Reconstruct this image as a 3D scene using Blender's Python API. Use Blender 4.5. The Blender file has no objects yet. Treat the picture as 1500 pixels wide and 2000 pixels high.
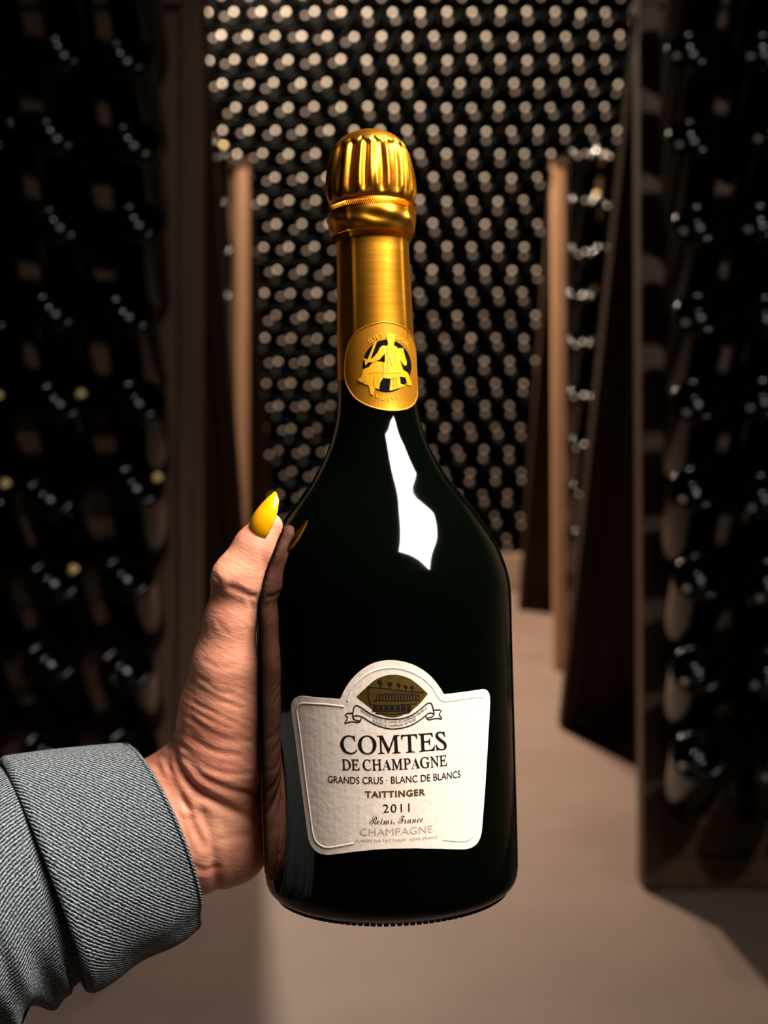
import bpy, bmesh, math, random
import numpy as np
from mathutils import Matrix, Vector

random.seed(7)
rng = np.random.default_rng(11)
SC = bpy.context.scene
COL = SC.collection

# ------------------------------------------------------------------ camera
FPX = 2300.0                      # focal length in pixels of the 1500x2000 frame
CAM_H = 0.85
PITCH = math.radians(6.33)
D0 = 0.44                         # distance of the held bottle
cam_d = bpy.data.cameras.new('camera')
cam_d.sensor_fit = 'VERTICAL'
cam_d.sensor_height = 36.0
cam_d.lens = FPX / 2000.0 * 36.0
cam_d.clip_start = 0.02
cam_d.dof.use_dof = True
cam_d.dof.focus_distance = 0.405
cam_d.dof.aperture_fstop = cam_d.lens / 4.3
cam_o = bpy.data.objects.new('camera', cam_d)
cam_o.location = (0, 0, CAM_H)
cam_o.rotation_euler = (math.pi / 2 - PITCH, 0, 0)
COL.objects.link(cam_o)
SC.camera = cam_o

# ------------------------------------------------------------------ world and exposure
wd = bpy.data.worlds.new('cellar_air')
SC.world = wd
wd.use_nodes = True
wd.node_tree.nodes['Background'].inputs[0].default_value = (0.9, 0.75, 0.6, 1)
wd.node_tree.nodes['Background'].inputs[1].default_value = 0.002
SC.view_settings.view_transform = 'Standard'
SC.view_settings.look = 'None'
SC.view_settings.exposure = 0.0
SC.view_settings.gamma = 1.0
SC.view_settings.use_curve_mapping = False

# ------------------------------------------------------------------ lamps
CX = np.array([1.0, 0, 0])
CF = np.array([0, math.cos(PITCH), -math.sin(PITCH)])
CU = np.array([0, math.sin(PITCH), math.cos(PITCH)])
CC = np.array([0, 0, CAM_H])

def cam2world(p):
    p = np.asarray(p, float)
    return CC + p[..., 0:1] * CX + p[..., 1:2] * CU + p[..., 2:3] * CF

def pc(px, py, depth):            # pixel at a depth -> camera frame
    return np.array([(px - 750) / FPX * depth, (1000 - py) / FPX * depth, depth])

def pw(px, py, depth):
    return cam2world(pc(px, py, depth))

def area_lamp(name, loc, target, power, sx, sy, color, spread=180):
    l = bpy.data.lights.new(name, 'AREA')
    l.shape = 'RECTANGLE'
    l.size, l.size_y = sx, sy
    l.energy = power
    l.color = color
    l.spread = math.radians(spread)
    o = bpy.data.objects.new(name, l)
    o.location = loc
    o.rotation_euler = (Vector(target) - Vector(loc)).to_track_quat('-Z', 'Y').to_euler()
    COL.objects.link(o)
    return o

def spot_lamp(name, loc, target, power, angle, color, rad=0.05, blend=0.6):
    l = bpy.data.lights.new(name, 'SPOT')
    l.energy = power
    l.color = color
    l.spot_size = math.radians(angle)
    l.spot_blend = blend
    l.shadow_soft_size = rad
    o = bpy.data.objects.new(name, l)
    o.location = loc
    o.rotation_euler = (Vector(target) - Vector(loc)).to_track_quat('-Z', 'Y').to_euler()
    COL.objects.link(o)
    return o

bot_c = pw(755, 1050, D0)
KEY_AT = bot_c + 0.85 * np.array([0.45, -0.27, 0.86])
key = area_lamp('ceiling_panel_lamp', tuple(KEY_AT), tuple(bot_c), 8.3, 0.42, 0.66, (1.0, 0.93, 0.86), 85)
_z = Vector(KEY_AT - bot_c).normalized()                       # the panel faces the bottle, its long side runs down the aisle
_y = Vector((-0.15, 0.90, 0.0)); _y = (_y - _z * _y.dot(_z)).normalized()
key.rotation_euler = Matrix((_y.cross(_z), _y, _z)).transposed().to_euler()
spot_lamp('wall_spot_lamp', (-0.60, 3.90, 2.85), (-0.40, 4.6, 1.2), 640, 165, (1.0, 0.80, 0.60), 0.05)
spot_lamp('aisle_lamp', (-0.10, 3.15, 2.95), (-0.05, 3.90, 0.0), 420, 96, (1.0, 0.76, 0.56), 0.06, 0.9)
spot_lamp('entrance_lamp', tuple(bot_c + 2.1 * np.array([0.45, -0.27, 0.86])), (0.08, 1.75, 0.45), 80, 62, (1.0, 0.95, 0.90), 0.07, 0.7)  # added unseen lamp, puts glints on the near racks' bottles

# ------------------------------------------------------------------ materials
def mat(name, base=(0.5, 0.5, 0.5), rough=0.5, metal=0.0, spec=0.5, coat=0.0, sss=0.0):
    m = bpy.data.materials.new(name)
    m.use_nodes = True
    b = m.node_tree.nodes['Principled BSDF']
    b.inputs['Base Color'].default_value = (*base, 1)
    b.inputs['Roughness'].default_value = rough
    b.inputs['Metallic'].default_value = metal
    b.inputs['Specular IOR Level'].default_value = spec
    b.inputs['Coat Weight'].default_value = coat
    if sss:
        b.inputs['Subsurface Weight'].default_value = sss
    return m

def nd(m, t, **kw):
    n = m.node_tree.nodes.new(t)
    for k, v in kw.items():
        setattr(n, k, v)
    return n

def lk(m, a, ao, b, bi):
    m.node_tree.links.new(a.outputs[ao], b.inputs[bi])

def bsdf(m):
    return m.node_tree.nodes['Principled BSDF']

def noise_color(m, stops, scale, detail=6, stretch=(1, 1, 1), coord='Object', bump=0.0, bdist=0.001, rough=0.6, bscale=None):
    tc = nd(m, 'ShaderNodeTexCoord')
    mp = nd(m, 'ShaderNodeMapping')
    mp.inputs['Scale'].default_value = stretch
    lk(m, tc, coord, mp, 'Vector')
    n = nd(m, 'ShaderNodeTexNoise')
    n.inputs['Scale'].default_value = scale
    n.inputs['Detail'].default_value = detail
    n.inputs['Roughness'].default_value = rough
    lk(m, mp, 'Vector', n, 'Vector')
    r = nd(m, 'ShaderNodeValToRGB')
    els = r.color_ramp.elements
    while len(els) < len(stops):
        els.new(0.5)
    for e, (p, c) in zip(els, stops):
        e.position = p
        e.color = (*c, 1)
    lk(m, n, 'Fac', r, 'Fac')
    lk(m, r, 'Color', bsdf(m), 'Base Color')
    if bump:
        n2 = n
        if bscale:
            n2 = nd(m, 'ShaderNodeTexNoise')
            n2.inputs['Scale'].default_value = bscale
            n2.inputs['Detail'].default_value = 6
            lk(m, mp, 'Vector', n2, 'Vector')
        bp = nd(m, 'ShaderNodeBump')
        bp.inputs['Strength'].default_value = bump
        bp.inputs['Distance'].default_value = bdist
        lk(m, n2, 'Fac', bp, 'Height')
        lk(m, bp, 'Normal', bsdf(m), 'Normal')
    return m

M = {}
M['floor'] = noise_color(mat('floor_concrete', rough=0.55), [(0.3, (0.140, 0.094, 0.075)), (0.7, (0.178, 0.122, 0.098))], 3.0, bump=0.15, bdist=0.003, bscale=60)
M['stone'] = noise_color(mat('cellar_stone', rough=0.9), [(0.3, (0.09, 0.07, 0.055)), (0.7, (0.16, 0.13, 0.10))], 5.0, bump=0.5, bdist=0.02)
M['kerb'] = noise_color(mat('kerb_concrete', rough=0.8), [(0.3, (0.16, 0.10, 0.07)), (0.7, (0.22, 0.15, 0.11))], 8.0, bump=0.3, bdist=0.005)
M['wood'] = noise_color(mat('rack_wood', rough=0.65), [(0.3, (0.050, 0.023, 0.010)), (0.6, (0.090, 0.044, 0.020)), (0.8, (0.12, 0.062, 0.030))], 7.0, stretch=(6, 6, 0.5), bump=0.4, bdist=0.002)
M['old_wood'] = noise_color(mat('rack_old_wood', rough=0.9, spec=0.1), [(0.3, (0.018, 0.009, 0.005)), (0.7, (0.040, 0.021, 0.011))], 7.0, stretch=(6, 6, 0.5), bump=0.4, bdist=0.002)  # back panels: shade put into a near-black copy of the rack wood
M['stile'] = noise_color(mat('rack_stile_wood', rough=0.6), [(0.3, (0.26, 0.14, 0.07)), (0.7, (0.36, 0.20, 0.11))], 8.0, stretch=(6, 6, 0.5), bump=0.4, bdist=0.002)  # paler wood; on the far racks' stiles lamplight is put into the colour
M['wall_glass'] = mat('dusty_bottle_glass', (0.0002, 0.0003, 0.0002), 0.35, spec=0.03)  # duller and darker than the rack bottles' glass
M['glass'] = mat('dark_bottle_glass', (0.0008, 0.0012, 0.0007), 0.11, spec=0.22)
M['cap'] = mat('crown_cap_steel', (0.55, 0.48, 0.38), 0.3, 1.0)
M['chalk'] = mat('pale_paint_mark', (0.86, 0.76, 0.67), 0.5)  # painted stand-in for the lamp highlight on each stacked base
M['dust'] = mat('faint_dusty_mark', (0.26, 0.215, 0.195), 0.6)  # fainter painted highlight on stacked bases; paint mark on right rack bottles
M['yellow_paint'] = mat('yellow_paint_mark', (0.85, 0.62, 0.25), 0.5)
M['dust_spot'] = mat('grey_paint_mark', (0.62, 0.60, 0.62), 0.4)  # lamp highlight painted at the centre of each rack bottle base
M['hero_glass'] = mat('champagne_green_glass', (0.0004, 0.0011, 0.0004), 0.055, spec=0.5)
M['gold'] = noise_color(mat('gold_foil', rough=0.36, metal=1.0), [(0.3, (0.74, 0.29, 0.016)), (0.7, (0.84, 0.36, 0.03))], 60, stretch=(1, 1, 9), bump=0.12, bdist=0.0004)
M['seal_gold'] = mat('seal_gold_paper', (0.74, 0.29, 0.016), 0.42, 0.75)
M['seal_yellow'] = mat('seal_yellow_gold', (0.88, 0.42, 0.004), 0.5, 0.3)
M['seal_line'] = mat('seal_brown_line', (0.42, 0.18, 0.008), 0.6)
M['seal_black'] = mat('seal_black_ink', (0.003, 0.003, 0.003), 0.8, spec=0.05)
M['paper'] = noise_color(mat('label_paper', rough=0.75), [(0.3, (0.74, 0.61, 0.51)), (0.7, (0.80, 0.67, 0.57))], 300, bump=0.35, bdist=0.0004, bscale=420)
M['ink'] = mat('black_ink', (0.010, 0.008, 0.008), 0.8, spec=0.05)
M['gold_ink'] = mat('dark_gold_ink', (0.16, 0.10, 0.03), 0.45, 0.6)
M['pale_ink'] = mat('pale_beige_ink', (0.44, 0.34, 0.275), 0.8, spec=0.05)
M['emblem'] = noise_color(mat('emblem_gold', rough=0.38, metal=0.9), [(0.3, (0.26, 0.145, 0.025)), (0.7, (0.42, 0.25, 0.05))], 250)
M['nail'] = mat('yellow_nail_varnish', (0.90, 0.40, 0.003), 0.16, spec=0.5, coat=0.6)

def skin_material():
    m = mat('skin', rough=0.46, spec=0.45, sss=0.12)
    b = bsdf(m)
    b.inputs['Subsurface Radius'].default_value = (1.0, 0.35, 0.2)
    b.inputs['Subsurface Scale'].default_value = 0.004
    noise_color(m, [(0.28, (0.52, 0.155, 0.095)), (0.5, (0.67, 0.27, 0.165)), (0.72, (0.74, 0.36, 0.215))], 34, detail=5)
    tc = nd(m, 'ShaderNodeTexCoord')
    mp = nd(m, 'ShaderNodeMapping')
    mp.vector_type = 'TEXTURE'
    mp.inputs['Rotation'].default_value = (0, math.radians(24), 0)
    mp.inputs['Scale'].default_value = (1 / 170, 1 / 250, 1 / 620)
    lk(m, tc, 'Object', mp, 'Vector')
    n = nd(m, 'ShaderNodeTexNoise')
    n.inputs['Scale'].default_value = 1.0
    n.inputs['Detail'].default_value = 5
    n.inputs['Distortion'].default_value = 0.6
    lk(m, mp, 'Vector', n, 'Vector')
    bp = nd(m, 'ShaderNodeBump')
    bp.inputs['Strength'].default_value = 0.32
    bp.inputs['Distance'].default_value = 0.0009
    lk(m, n, 'Fac', bp, 'Height')
    lk(m, bp, 'Normal', b, 'Normal')
    return m
M['skin'] = skin_material()

def denim(name, angle, pitch=0.00125):
    m = mat(name, rough=0.9, spec=0.15)
    uv = nd(m, 'ShaderNodeTexCoord')
    mp = nd(m, 'ShaderNodeMapping')
    mp.inputs['Rotation'].default_value = (0, 0, angle)
    lk(m, uv, 'UV', mp, 'Vector')
    nz = nd(m, 'ShaderNodeTexNoise')
    nz.inputs['Scale'].default_value = 260
    nz.inputs['Detail'].default_value = 3
    lk(m, mp, 'Vector', nz, 'Vector')
    w = nd(m, 'ShaderNodeTexWave', wave_type='BANDS', bands_direction='Y', wave_profile='SIN')
    w.inputs['Scale'].default_value = 2 * math.pi / 20.0 / pitch
    w.inputs['Distortion'].default_value = 1.6
    w.inputs['Detail'].default_value = 2
    w.inputs['Detail Scale'].default_value = 2.2
    lk(m, mp, 'Vector', w, 'Vector')
    # thread segments across each twill line
    w2 = nd(m, 'ShaderNodeTexNoise')
    w2.inputs['Scale'].default_value = 1.0
    w2.inputs['Detail'].default_value = 1
    mp2 = nd(m, 'ShaderNodeMapping')
    mp2.inputs['Scale'].default_value = (1 / 0.0011, 1 / 0.0006, 1)
    lk(m, mp, 'Vector', mp2, 'Vector')
    lk(m, mp2, 'Vector', w2, 'Vector')
    mul = nd(m, 'ShaderNodeMath', operation='MULTIPLY_ADD')
    lk(m, w2, 'Fac', mul, 0)
    mul.inputs[1].default_value = 1.9
    mul.inputs[2].default_value = -0.95
    add = nd(m, 'ShaderNodeMath', operation='ADD')
    lk(m, w, 'Fac', add, 0)
    lk(m, mul, 0, add, 1)
    r = nd(m, 'ShaderNodeValToRGB')
    e = r.color_ramp.elements
    e[0].position, e[0].color = 0.10, (0.011, 0.020, 0.029, 1)
    e[1].position, e[1].color = 1.0, (0.34, 0.345, 0.33, 1)
    q = e.new(0.5)
    q.color = (0.068, 0.092, 0.104, 1)
    lk(m, add, 0, r, 'Fac')
    lk(m, r, 'Color', bsdf(m), 'Base Color')
    bp = nd(m, 'ShaderNodeBump')
    bp.inputs['Strength'].default_value = 0.7
    bp.inputs['Distance'].default_value = 0.0006
    lk(m, add, 0, bp, 'Height')
    lk(m, bp, 'Normal', bsdf(m), 'Normal')
    return m
M['denim_cuff'] = denim('denim_cuff_twill', math.radians(48))
M['denim_sleeve'] = denim('denim_sleeve_twill', math.radians(20))

# ------------------------------------------------------------------ helpers
def new_obj(name, me, parent=None):
    o = bpy.data.objects.new(name, me)
    COL.objects.link(o)
    if parent is not None:
        o.parent = parent
    return o

def empty(name, matrix=None, loc=None):
    o = bpy.data.objects.new(name, None)
    o.empty_display_size = 0.05
    COL.objects.link(o)
    if matrix is not None:
        o.matrix_world = matrix
    if loc is not None:
        o.location = loc
    return o

def tag(o, label=None, cat=None, group=None, kind=None):
    if label: o['label'] = label
    if cat: o['category'] = cat
    if group: o['group'] = group
    if kind: o['kind'] = kind
    return o

def mesh(name, verts, faces, mats, smooth=False, mi=None, uv=None):
    me = bpy.data.meshes.new(name)
    me.from_pydata([tuple(map(float, v)) for v in verts], [], [tuple(int(i) for i in f) for f in faces])
    for m in (mats if isinstance(mats, (list, tuple)) else [mats]):
        me.materials.append(m)
    if mi is not None:
        me.polygons.foreach_set('material_index', mi)
    if smooth:
        me.polygons.foreach_set('use_smooth', [True] * len(me.polygons))
    if uv is not None:
        l = me.uv_layers.new(name='UVMap')
        idx = np.empty(len(me.loops), dtype=np.int32)
        me.loops.foreach_get('vertex_index', idx)
        l.data.foreach_set('uv', np.asarray(uv)[idx].ravel())
    me.update()
    return me

def fix_normals(me):
    bm = bmesh.new(); bm.from_mesh(me)
    bmesh.ops.recalc_face_normals(bm, faces=bm.faces)
    bm.to_mesh(me); bm.free()
    return me

def box_data(x0, x1, y0, y1, z0, z1):
    v = [(x, y, z) for x in (x0, x1) for y in (y0, y1) for z in (z0, z1)]
    f = [(0, 1, 3, 2), (4, 6, 7, 5), (0, 4, 5, 1), (2, 3, 7, 6), (0, 2, 6, 4), (1, 5, 7, 3)]
    return v, f

def box(name, b, m, parent=None, bevel=0.0):
    v, f = box_data(*b)
    me = mesh(name, v, f, m)
    if bevel:
        bm = bmesh.new(); bm.from_mesh(me)
        bmesh.ops.bevel(bm, geom=list(bm.edges), offset=bevel, segments=2, affect='EDGES')
        bmesh.ops.recalc_face_normals(bm, faces=bm.faces)
        bm.to_mesh(me); bm.free()
    return new_obj(name, me, parent)

def lathe_data(prof, seg, closed_ends=True):
    """prof: list of (r, z, material index of the band that follows)"""
    v, f, mi = [], [], []
    n = len(prof)
    for r, z, *_ in prof:
        for k in range(seg):
            a = 2 * math.pi * k / seg
            v.append((r * math.sin(a), -r * math.cos(a), z))
    for i in range(n - 1):
        for k in range(seg):
            k2 = (k + 1) % seg
            f.append((i * seg + k, i * seg + k2, (i + 1) * seg + k2, (i + 1) * seg + k))
            mi.append(prof[i][2] if len(prof[i]) > 2 else 0)
    return v, f, mi

# ------------------------------------------------------------------ the setting
def structure(o):
    o['kind'] = 'structure'
    return o
WALL_Y = 4.80
structure(box('floor', (-3, 3, -2.0, 5.4, -0.1, 0), M['floor']))
structure(box('ceiling', (-3, 3, -2.0, 5.4, 3.2, 3.3), M['stone']))
structure(box('wall_left', (-3, -2.6, -2.0, 5.4, 0, 3.2), M['stone']))
structure(box('wall_right', (2.6, 3, -2.0, 5.4, 0, 3.2), M['stone']))
structure(box('wall_back', (-2.6, 2.6, 5.15, 5.4, 0, 3.2), M['stone']))
structure(box('wall_front', (-2.6, 2.6, -2.0, -1.8, 0, 3.2), M['stone']))
structure(box('trim_1', (-2.6, 2.6, WALL_Y - 0.06, 5.15, 0, 0.145), M['kerb'], bevel=0.006))

# ------------------------------------------------------------------ cellar bottles
def cellar_bottle_mesh(name, seg, marks, glass='glass'):
    """base at z=0 facing -z, neck towards +z; marks: (x, y, r, material index)"""
    P = [(0.0001, 0.0150), (0.0035, 0.0145), (0.0075, 0.0185), (0.016, 0.0165), (0.024, 0.010), (0.030, 0.0035),
         (0.0345, 0.0004), (0.0375, 0.0006), (0.0410, 0.0030), (0.0430, 0.0075), (0.0437, 0.014), (0.0437, 0.165),
         (0.0425, 0.180), (0.0375, 0.200), (0.0290, 0.222), (0.0205, 0.243), (0.0160, 0.262), (0.0146, 0.285),
         (0.0146, 0.292, 1), (0.0165, 0.293, 1), (0.0160, 0.300, 1), (0.0145, 0.3035, 1), (0.0001, 0.304, 1)]
    P = [(a[0], a[1], a[2] if len(a) > 2 else 0) for a in P]
    v, f, mi = lathe_data(P, seg)
    def base_z(r):
        return float(np.interp(r, [p[0] for p in P[:10]], [p[1] for p in P[:10]]))
    for x, y, r, k in marks:      # raised dabs: painted-in lamp highlights, and the real paint marks
        b = len(v); n = 10
        ring = [(x + r * math.cos(2 * math.pi * i / n), y + r * math.sin(2 * math.pi * i / n)) for i in range(n)]
        mid = [(x + 0.75 * r * math.cos(2 * math.pi * i / n), y + 0.75 * r * math.sin(2 * math.pi * i / n)) for i in range(n)]
        zt = min(base_z(math.hypot(*q)) for q in ring + mid + [(x, y)])
        for q in ring: v.append((q[0], q[1], base_z(math.hypot(*q)) + 0.0005))
        for q in mid: v.append((q[0], q[1], zt - 0.0012))
        v.append((x, y, zt - 0.0018))
        for i in range(n):
            j = (i + 1) % n
            f.append((b + i, b + j, b + n + j, b + n + i)); mi.append(k)
            f.append((b + n + i, b + n + j, b + 2 * n)); mi.append(k)
    me = mesh(name, v, f, [M[glass], M['cap'], M['chalk'], M['dust'], M['yellow_paint'], M['dust_spot']], True, mi)
    return fix_normals(me)

# bottles stacked on their sides in the back wall, bases towards the aisle
PITCH_W = 0.1045
# a bright painted lamp highlight high on each base and a fainter one beside it
def wall_glints(dx, dy, r):
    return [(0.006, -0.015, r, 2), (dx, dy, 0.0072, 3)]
wall_meshes = {'l': [cellar_bottle_mesh('wall_bottle_mesh', 20, wall_glints(*a), 'wall_glass') for a in ((-0.024, -0.002, 0.0080), (-0.026, 0.002, 0.0075), (-0.021, -0.004, 0.0083))],
               'r': [cellar_bottle_mesh('wall_bottle_mesh', 20, wall_glints(*a), 'wall_glass') for a in ((0.010, 0.017, 0.0080), (0.014, 0.014, 0.0075), (0.006, 0.018, 0.0083))]}
def project(p):
    q = np.asarray(p, float) - CC
    d = q @ CF
    return 750 + FPX * (q @ CX) / d, 1000 - FPX * (q @ CU) / d
spots = []
row = 0
z = 0.145 + 0.047
while z < 2.75:
    x = -1.9 + (PITCH_W / 2 if row % 2 else 0)
    while x < 1.95:
        spots.append((x, z, row)); x += PITCH_W
    z += PITCH_W * 0.866; row += 1
def hidden(px, py):
    if px < 395 or px > 1235 or py < -8 or py > 1100: return True
    if py > 320 and (px < 475 or px > 1090): return True
    hw = np.interp(py, [240, 250, 300, 400, 480, 800, 870, 960, 1040, 1110, 1200], [0, 40, 70, 80, 65, 70, 85, 140, 195, 235, 245])
    return py > 246 and abs(px - (738 + 0.02 * (py - 500))) < hw
seen, rest = [], []
for x, z, rw in spots:
    px, py = project((x, WALL_Y, z))
    (rest if hidden(px, py) else seen).append((x, z, px, py, rw))
seen.sort(key=lambda s: math.hypot(s[2] - 760, s[3] - 640))
rest += seen[300:]
seen = seen[:300]
def wall_matrix(x, z):
    return (Matrix.Translation((x + random.uniform(-.003, .003), WALL_Y + random.uniform(-.012, .012), z + random.uniform(-.002, .002)))
            @ Matrix.Rotation(math.radians(-90), 4, 'X') @ Matrix.Rotation(random.uniform(-.22, .22), 4, 'Z')
            @ Matrix.Scale(1.10, 4))
ONES = ['', 'first', 'second', 'third', 'fourth', 'fifth', 'sixth', 'seventh', 'eighth', 'ninth', 'tenth', 'eleventh', 'twelfth', 'thirteenth', 'fourteenth',
        'fifteenth', 'sixteenth', 'seventeenth', 'eighteenth', 'nineteenth']
def ordinal(n):
    if n < 20: return ONES[n]
    t = {2: 'twent', 3: 'thirt'}[n // 10]
    return t + 'ieth' if n % 10 == 0 else t + 'y-' + ONES[n % 10]
by_row = {}
for q in seen: by_row.setdefault(q[4], []).append(q)
i = 0
for rw in sorted(by_row):
    for n, (x, z, px, py, _) in enumerate(sorted(by_row[rw])):
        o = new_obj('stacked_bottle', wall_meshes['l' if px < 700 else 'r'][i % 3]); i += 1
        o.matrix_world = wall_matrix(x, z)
        tag(o, 'dark stacked bottle base, %s row above the kerb, %s visible from left' % (ordinal(rw + 1), ordinal(n + 1)),
            'bottle', 'bottles stacked in the back wall')
# the remaining bottles of that wall, joined
bv, bf, bmi = [], [], []
lo = cellar_bottle_mesh('low', 12, wall_glints(0.010, 0.016, 0.0080), 'wall_glass')
lv = np.empty(len(lo.vertices) * 3); lo.vertices.foreach_get('co', lv); lv = lv.reshape(-1, 3)
lf = [tuple(p.vertices) for p in lo.polygons]; lm = [p.material_index for p in lo.polygons]
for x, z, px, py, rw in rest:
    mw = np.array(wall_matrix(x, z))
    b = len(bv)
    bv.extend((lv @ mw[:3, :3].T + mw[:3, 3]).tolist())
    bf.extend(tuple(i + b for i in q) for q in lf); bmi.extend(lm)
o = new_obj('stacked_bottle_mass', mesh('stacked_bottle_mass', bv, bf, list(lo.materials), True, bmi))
tag(o, 'outer and upper rows of dark bottles in the stacked back wall', 'bottles', kind='stuff')

# ------------------------------------------------------------------ riddling racks
RACK_H, RACK_S = 1.49, 0.93
APEX = 0.20
LEAN = math.atan2(APEX, RACK_H)
RACK_L = math.hypot(RACK_H, APEX)
LEAN_B = math.atan2(RACK_S - APEX, RACK_H)
RACK_LB = math.hypot(RACK_H, RACK_S - APEX)
ROW_P = 0.1365
HOLE0 = 0.115

def plank_mesh(name, w, wood, length, thick, holes, hr=0.021):
    """a plank in its panel plane: x across, z along the slope, y thickness (front at y=-thick); holes on its centre line"""
    v, f = [], []
    seg = 12
    def quad(a, b, c, d):
        i = len(v); v.extend((a, b, c, d)); f.append((i, i + 1, i + 2, i + 3))
    hw = w / 2
    edges = [0.0]
    for h in holes:
        edges += [h - 0.05, h + 0.05]
    edges.append(length)
    for y, flip in ((-thick, 1), (0, -1)):
        for k in range(len(edges) - 1):
            z0, z1 = edges[k], edges[k + 1]
            if k % 2 == 0:
                quad((-hw, y, z0), (hw, y, z0), (hw, y, z1), (-hw, y, z1))
            else:
                h = (z0 + z1) / 2
                i0 = len(v)
                for q in range(seg):
                    a = 2 * math.pi * q / seg + math.pi / 4
                    c, s = math.cos(a), math.sin(a)
                    v.append((hr * c, y, h + hr * s))
                for q in range(seg):
                    a = 2 * math.pi * q / seg + math.pi / 4
                    c, s = math.cos(a), math.sin(a)
                    m_ = max(abs(c), abs(s))
                    v.append((hw * c / m_, y, h + 0.05 * s / m_))
                for q in range(seg):
                    q2 = (q + 1) % seg
                    f.append((i0 + q, i0 + q2, i0 + seg + q2, i0 + seg + q))
    for h in holes:
        i0 = len(v)
        for y in (-thick, 0):
            for q in range(seg):
                a = 2 * math.pi * q / seg + math.pi / 4
                v.append((hr * math.cos(a), y, h + hr * math.sin(a)))
        for q in range(seg):
            q2 = (q + 1) % seg
            f.append((i0 + q, i0 + q2, i0 + seg + q2, i0 + seg + q))
    for x in (-hw, hw):
        quad((x, -thick, 0), (x, 0, 0), (x, 0, length), (x, -thick, length))
    quad((-hw, -thick, 0), (hw, -thick, 0), (hw, 0, 0), (-hw, 0, 0))
    quad((-hw, -thick, length), (hw, -thick, length), (hw, 0, length), (-hw, 0, length))
    me = mesh(name, v, f, wood)
    bm = bmesh.new(); bm.from_mesh(me)
    bmesh.ops.remove_doubles(bm, verts=bm.verts, dist=1e-5)
    bmesh.ops.recalc_face_normals(bm, faces=bm.faces)
    bm.to_mesh(me); bm.free()
    return me

rack_bottle_mesh = {  # the centre dab is a painted highlight, the off-centre ones are paint marks
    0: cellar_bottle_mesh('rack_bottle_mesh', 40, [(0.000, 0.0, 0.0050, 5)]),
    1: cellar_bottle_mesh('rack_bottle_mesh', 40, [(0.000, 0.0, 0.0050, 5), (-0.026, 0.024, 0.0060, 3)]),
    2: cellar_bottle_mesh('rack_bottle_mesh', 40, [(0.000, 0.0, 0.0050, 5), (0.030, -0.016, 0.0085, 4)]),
}
N_ROWS = 10
holes = [HOLE0 + ROW_P * i for i in range(N_ROWS)]
PLANK_CACHE = {}
ORD = ['first', 'second', 'third', 'fourth', 'fifth', 'sixth', 'seventh', 'eighth', 'ninth', 'tenth']
COLN = ['aisle-side column', 'second column from aisle', 'third column from aisle', 'fourth column from aisle']

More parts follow.
